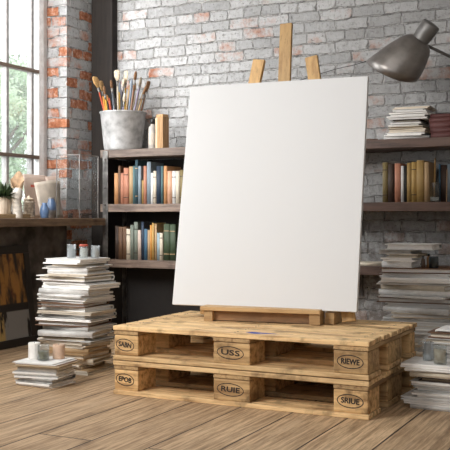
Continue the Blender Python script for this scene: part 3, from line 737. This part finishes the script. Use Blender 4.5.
# canvas back sits at n=.034; mast at n=.05, side legs at n=.075
def drop(P, Q, z):  # extend line P->Q down to height z
    k = (z-P.z)/(Q.z-P.z); return P+(Q-P)*k
a = onplane(286.5, 24, .052); c = onplane(284.5, 82, .052); foot = drop(a, c, ZP+.012)
ebar('mast', foot, a, .062, .022, M['easel'], nrm)
a = onplane(259.5, 60, .08); c = onplane(254.5, 84, .08); ebar('side_leg', drop(a, c, ZP+.012), a, .062, .024, M['easel'], nrm)
a2 = onplane(311.5, 57, .08); c2 = onplane(314.5, 78, .08); fr = drop(a2, c2, ZP+.012); ebar('side_leg', fr, a2, .062, .024, M['easel'], nrm)
ebar('cross_bar', cframe(-.28, .72, .105), cframe(.30, .72, .105), .05, .02, M['easelx'], nrm)
ebar('cross_bar', cframe(-.30, .25, .105), cframe(.34, .25, .105), .05, .02, M['easelx'], nrm)
top = onplane(285.5, 60, .075); ebar('rear_leg', Vector((CX+.02, 4.15, ZP+.004)), Vector((top.x, top.y+.02, top.z-.35)), .045, .022, M['easel'], (0, 1, 0))
# tray at the front
TL = atZ(204, 321, ZP); TR = atZ(320, 325.6, ZP)
yaw = math.atan2(TR.y-TL.y, TR.x-TL.x); W = (TR-TL).length
tr = bpy.data.objects.new('tray', None); COL.objects.link(tr); tr.parent = es; tr.location = TL-EO; tr.rotation_euler = (0, 0, yaw)
box('tray_board', (-.016, W+.002, -.012, .10, .051, .0705), M['easelx'], tr, bev=.003)
box('tray_foot', (0, .042, .0, .10, .0006, .051), M['easelx'], tr, bev=.002)
box('tray_foot', (W-.05, W, .0, .10, .0006, .051), M['easelx'], tr, bev=.002)
box('tray_apron', (.042, W-.05, .028, .045, .004, .051), M['easeldark'], tr)
q = atZ(329.5, 324.5, ZP)
box('leg_foot', (-.022, .022, 0, .11, .0006, .055), M['easelx'], es, bev=.002, loc=q-EO)

# ------------------------------------------------------------------ wall lamp
LP = atY(431, 25, 5.06); k_ = LP.y/ray(431, 25).y/F     # metres per pixel there
axp = Vector((-.56, .83)).normalized()
rt = Vector((cs, sn, 0))
ax = (rt*axp.x + Vector((0, 0, -1))*axp.y + Vector((-sn, cs, 0))*.42).normalized()
lm = thing('wall_lamp', 'grey metal cone-shaded lamp fixed to the brick wall at upper right', 'lamp', LP)
lm.rotation_mode = 'QUATERNION'; lm.rotation_quaternion = ax.to_track_quat('Z', 'Y')
iq = lm.rotation_quaternion.inverted()
left_local = (iq @ (rt*-1)); la = math.atan2(left_local.y, left_local.x)
b = NB(); lathe(b, [(.03, -.012), (.052, -.008), (.056, 0), (.056, .06), (.050, .10), (.052, .104)], 28, fx=lambda p, a: Vector((p.x*.95, p.y*.95, p.z))); obj('socket', b, plain('lamp_socket', (.17, .165, .16), .45, .6), lm)
def slant(p, a):
    # the rim is cut on a slant: longer towards the canvas
    u = max(0, (p.z-.10)/.22); c = math.cos(a-la)
    s = 1+(.20*c-.03)*u
    return Vector((p.x*s, p.y*s, .10+(p.z-.10)*(1+.17*c*min(1, u))))
b = NB(); prof = [(.045, .095), (.062, .103), (.080, .118), (.098, .145), (.117, .19), (.134, .24), (.147, .285), (.156, .325), (.1535, .325), (.144, .285), (.131, .24), (.114, .19), (.095, .148), (.077, .122), (.04, .108)]
lathe(b, prof, 48, fx=slant, cap=(True, True)); obj('lamp_shade', b, M['lampmetal'], lm)
def loc_(P): return iq @ (Vector(P)-LP)
A = atY(419, 42, 5.12); B = atY(452, 57.5, 5.22); C = Vector((B.x+.25, YB-.01, B.z-.14))
b = NB(); tube(b, [loc_(A), loc_(B), loc_(C)], .0085, 10)
am = obj('arm', b, plain('lamp_arm', (.16, .155, .15), .4, .7), lm)
b = NB(); tube(b, [loc_(C+Vector((0, .008, 0))), loc_(C+Vector((0, -.012, 0)))], .045, 20); obj('wall_plate', b, plain('lamp_arm', (.16, .155, .15), .4, .7), lm)
b = NB(); tube(b, [loc_(atY(416, 37, 5.10)), loc_(atY(424, 45, 5.13))], .014, 10); obj('knuckle', b, M['nail'], lm)
b = NB(); tube(b, [loc_(atY(366, 61.5, 5.12)), loc_(atY(352, 65.5, 5.3)), loc_(atY(338, 68.5, 5.47)), loc_(atY(326, 72, 5.488)), loc_(atY(300, 80, 5.49))], .0022, 6); obj('cord', b, M['black'], lm, label='thin dark cord')

# ------------------------------------------------------------------ framed painting on the floor
fh, fl = .625, .80
fr_ = thing('framed_painting', 'dark framed abstract painting leaning against the wall under the ledge', 'painting', (-3.63, 4.255, .0005))
fr_.rotation_euler = (0, -math.atan2(.078, .61), 0)
b = NB(); fw = .05
bx(b, -.03, 0, -.43, .37, 0, fw, bev=.004); bx(b, -.03, 0, -.43, .37, fh-fw, fh, bev=.004); bx(b, -.03, 0, -.43, -.43+fw, fw, fh-fw, bev=.004); bx(b, -.03, 0, .37-fw, .37, fw, fh-fw, bev=.004)
obj('frame', b, M['frame'], fr_)
box('picture', (-.02, -.008, -.385, .325, .045, fh-.045), M['painting'], fr_)

# ------------------------------------------------------------------ things on the ledge
ZL = .790
bd = tag(box('wooden_board', (-.09, .09, -.30, .08, 0, .026), M['palewood'], None, .004, (-3.74, 4.50, ZL+.0004)), 'pale wooden board on the ledge under the potted plant', 'board')
pt = thing('potted_plant', 'small green plant in a pale pot on the ledge', 'plant', (-3.735, 4.415, ZL+.027))
b = NB(); lathe(b, [(.044, 0), (.047, .003), (.054, .10), (.056, .108), (.050, .108), (.048, .095), (.001, .095)], 28); obj('pot', b, M['potwood'], pt)
b = NB(); rn = random.Random(9)
for k in range(340):
    a = rn.random()*6.28; r0 = rn.random()*.035; el = rn.uniform(.05, 1.4); L = rn.uniform(.05, .125)
    p0 = Vector((math.cos(a)*r0, math.sin(a)*r0, .098)); d = Vector((math.cos(a)*math.cos(el), math.sin(a)*math.cos(el), math.sin(el)))
    sd = d.cross(Vector((0, 0, 1))).normalized(); m = p0+d*L*.55+Vector((0, 0, .0)); e = p0+d*L+Vector((0, 0, -.012)); w = .008
    v = [b.verts.new(p0), b.verts.new(m+sd*w), b.verts.new(e), b.verts.new(m-sd*w)]; b.faces.new(v)
obj('foliage', b, M['leaf'], pt)
p = atX(17.5, 210, -3.66)
t = thing('ceramic_figure', 'white speckled ceramic bottle with rounded top on the ledge beside the plant', 'ornament', (-3.66, p.y, ZL+.0004))
b = NB(); lathe(b, [(.026, 0), (.030, .004), (.031, .03), (.028, .07), (.030, .11), (.037, .145), (.036, .168), (.026, .184), (.008, .19)], 28, fx=lambda q, a: q+Vector((0, -.05*q.z+.006*math.sin(q.z*40), 0))); obj('body', b, M['ceramic'], t)
b = NB(); lathe(b, [(.009, 0), (.009, .004), (.004, .006)], 12, fx=lambda q, a: Vector((.030+q.z, q.x-.003, .163+q.y))); obj('dot', b, plain('dark_red_dot', (.12, .03, .03), .5), t)
p = atX(29, 210, -3.68)
t = thing('stoneware_jar', 'ribbed beige stoneware jar between the white bottle and blue vase', 'jar', (-3.68, p.y, ZL+.0004))
b = NB(); pr = [(.030, 0)]
for k in range(6): pr += [(.036, .006+.017*k), (.039, .012+.017*k), (.036, .019+.017*k)]
pr += [(.030, .112), (.024, .114), (.001, .108)]; lathe(b, pr, 28); obj('body', b, M['beigejar'], t)
b = NB(); lathe(b, [(.032, .113), (.032, .126), (.010, .130), (.009, .142), (.002, .145)], 24); obj('lid', b, M['beigejar'], t)
p = atX(44.5, 210, -3.60)
t = thing('blue_vase', 'small blue glazed vase at the ledge edge, before the cream sheet', 'vase', (-3.60, p.y, ZL+.0004))
b = NB(); lathe(b, [(.018, 0), (.024, .006), (.030, .035), (.027, .065), (.014, .088), (.016, .098), (.013, .098), (.010, .08), (.001, .06)], 28); obj('body', b, M['bluevase'], t)
p = atX(51.5, 210, -3.63)
t = thing('stone_vase', 'grey brown stone vase immediately right of the blue vase', 'vase', (-3.63, p.y, ZL+.0004))
b = NB(); lathe(b, [(.024, 0), (.028, .006), (.031, .06), (.027, .10), (.018, .128), (.020, .136), (.016, .136), (.014, .11), (.001, .09)], 28); obj('body', b, M['greystone'], t)
b = NB(); lathe(b, [(.0316, .052), (.0286, .095), (.0200, .126)], 28, cap=(False, False), fx=lambda q, a: q); obj('glaze', b, M['bluevase'], t, label='blue glaze band')
def sheet(name, label, cat, corners, mat, bend, thick=.004, extra=None):
    bl, br, tr_, tl = [Vector(c) for c in corners]; o = bl.copy()
    t = thing(name, label, cat, o); b = NB(); N = 10; g_ = []
    n = (br-bl).cross(tl-bl).normalized()
    for side in (0, 1):
        rows = []
        for i in range(N+1):
            u = i/N; rowv = []
            for j in range(N+1):
                v = j/N; P = bl*(1-u)*(1-v)+br*u*(1-v)+tr_*u*v+tl*(1-u)*v
                P = P+n*(bend*math.sin(PI*u)*v + side*thick)
                rowv.append(b.verts.new(P-o))
            rows.append(rowv)
        for i in range(N):
            for j in range(N): b.faces.new((rows[i][j], rows[i+1][j], rows[i+1][j+1], rows[i][j+1])).smooth = True
        g_.append(rows)
    A_, B_ = g_
    for i in range(N):
        for f in ((A_[i][0], A_[i+1][0], B_[i+1][0], B_[i][0]), (A_[i][N], A_[i+1][N], B_[i+1][N], B_[i][N]), (A_[0][i], A_[0][i+1], B_[0][i+1], B_[0][i]), (A_[N][i], A_[N][i+1], B_[N][i+1], B_[N][i])): b.faces.new(f)
    obj('sheet', b, mat, t); return t, o, n
zb = ZL+.001
def P(px, py, X): return atX(px, py, X)
def low(px, X): q = atX(px, 210, X); return Vector((X, q.y, zb))
t, o, n = sheet('pink_card', 'pinkish card with a red mark leaning on the window', 'card', (low(27, -3.86), low(50, -3.86), P(46.5, 176, -3.93), P(22.5, 174, -3.93)), M['pinkcard'], .004)
q = [P(29, 187.2, -3.893), P(34, 187.4, -3.893), P(34, 185, -3.896), P(29, 184.6, -3.896)]
b = NB(); b.faces.new([b.verts.new(v-o+Vector((.014, 0, 0))) for v in q]); obj('red_mark', b, M['red'], t)
sheet('cream_sheet', 'curled cream sheet leaning in front of the pink card', 'paper', (low(41, -3.76), low(60, -3.76), P(60, 181, -3.84), P(34, 183, -3.84)), M['creamcard'], .03)
sheet('beige_folder', 'beige folder standing furthest right against the window jamb', 'folder', (low(52, -3.83), low(64, -3.83), P(59, 176, -3.90), P(45, 177, -3.90)), M['pinkcard'], .012)
p = atX(16, 200, -3.88)
t = thing('paper_cone', 'brown kraft paper cone standing behind the plant at the window', 'paper', (-3.87, p.y, ZL+.0005))
b = NB(); lathe(b, [(.016, 0), (.022, .07), (.03, .14), (.05, .25), (.048, .25), (.028, .14), (.001, .09)], 18, fx=lambda q, a: Vector((q.x*.8, q.y, q.z+(.05*math.sin(a*1.0-.6) if q.z > .2 else 0)+(.012*math.cos(3*a) if q.z > .2 else 0)))); obj('wrap', b, M['kraft'], t)
for bx_, by_, lab, rz in ((-3.655, 5.00, 'small dark wooden scrub brush in the glass case, nearer the vases', .5), (-3.60, 5.085, 'small dark wooden scrub brush in the glass case, nearer the bookshelf', -.3)):
    t = thing('scrub_brush', lab, 'brush', (bx_, by_, ZL+.0012), PI/2+rz, 'scrub brushes in the glass case')
    b = NB(); bx(b, -.036, .036, -.014, .014, .018, .032, bev=.005); bx(b, .036, .056, -.007, .007, .020, .030, bev=.003); obj('handle', b, M['darkstuff'], t)
    b = NB(); rn = random.Random(int(-bx_*1000))
    for k in range(70):
        x, y = rn.uniform(-.033, .033), rn.uniform(-.011, .011); tube(b, [(x, y, .018), (x*1.08, y*1.2, .0)], .0016, 4)
    obj('bristles', b, M['darkstuff'], t)

# ------------------------------------------------------------------ light
w = bpy.data.worlds.new('sky'); sc.world = w; w.use_nodes = True
bg = w.node_tree.nodes['Background']; bg.inputs[0].default_value = (.93, .97, 1.0, 1); bg.inputs[1].default_value = 1.9
def area(name, loc, target, sx, sy, power, col=(1, 1, 1)):
    l = bpy.data.lights.new(name, 'AREA'); l.shape = 'RECTANGLE'; l.size = sx; l.size_y = sy; l.energy = power; l.color = col
    o = bpy.data.objects.new(name, l); COL.objects.link(o); o.location = loc
    o.rotation_euler = (Vector(target)-Vector(loc)).to_track_quat('-Z', 'Y').to_euler(); return o
area('key_light', (-3.2, .9, 2.5), (-2.15, 4.1, .7), 1.3, 1.3, 56, (1, .985, .96)).data.spread = 2.15  # key lamp added before the solid left wall; no window there
area('window_glow', (-3.86, 4.2, 1.85), (-3.3, 5.2, 1.5), 1.0, 1.7, 34, (1, .99, .985))
area('fill_light', (-.4, -.6, 1.9), (-1.5, 4.2, .5), 2.2, 1.8, 28, (1, 1, 1))
sl = bpy.data.lights.new('sun', 'SUN'); sl.energy = 3.0; sl.angle = .25; so = bpy.data.objects.new('sun', sl); COL.objects.link(so)
so.rotation_euler = Vector((.55, .75, -.42)).to_track_quat('-Z', 'Y').to_euler()
sc.view_settings.view_transform = 'Standard'
sc.view_settings.look = 'None'
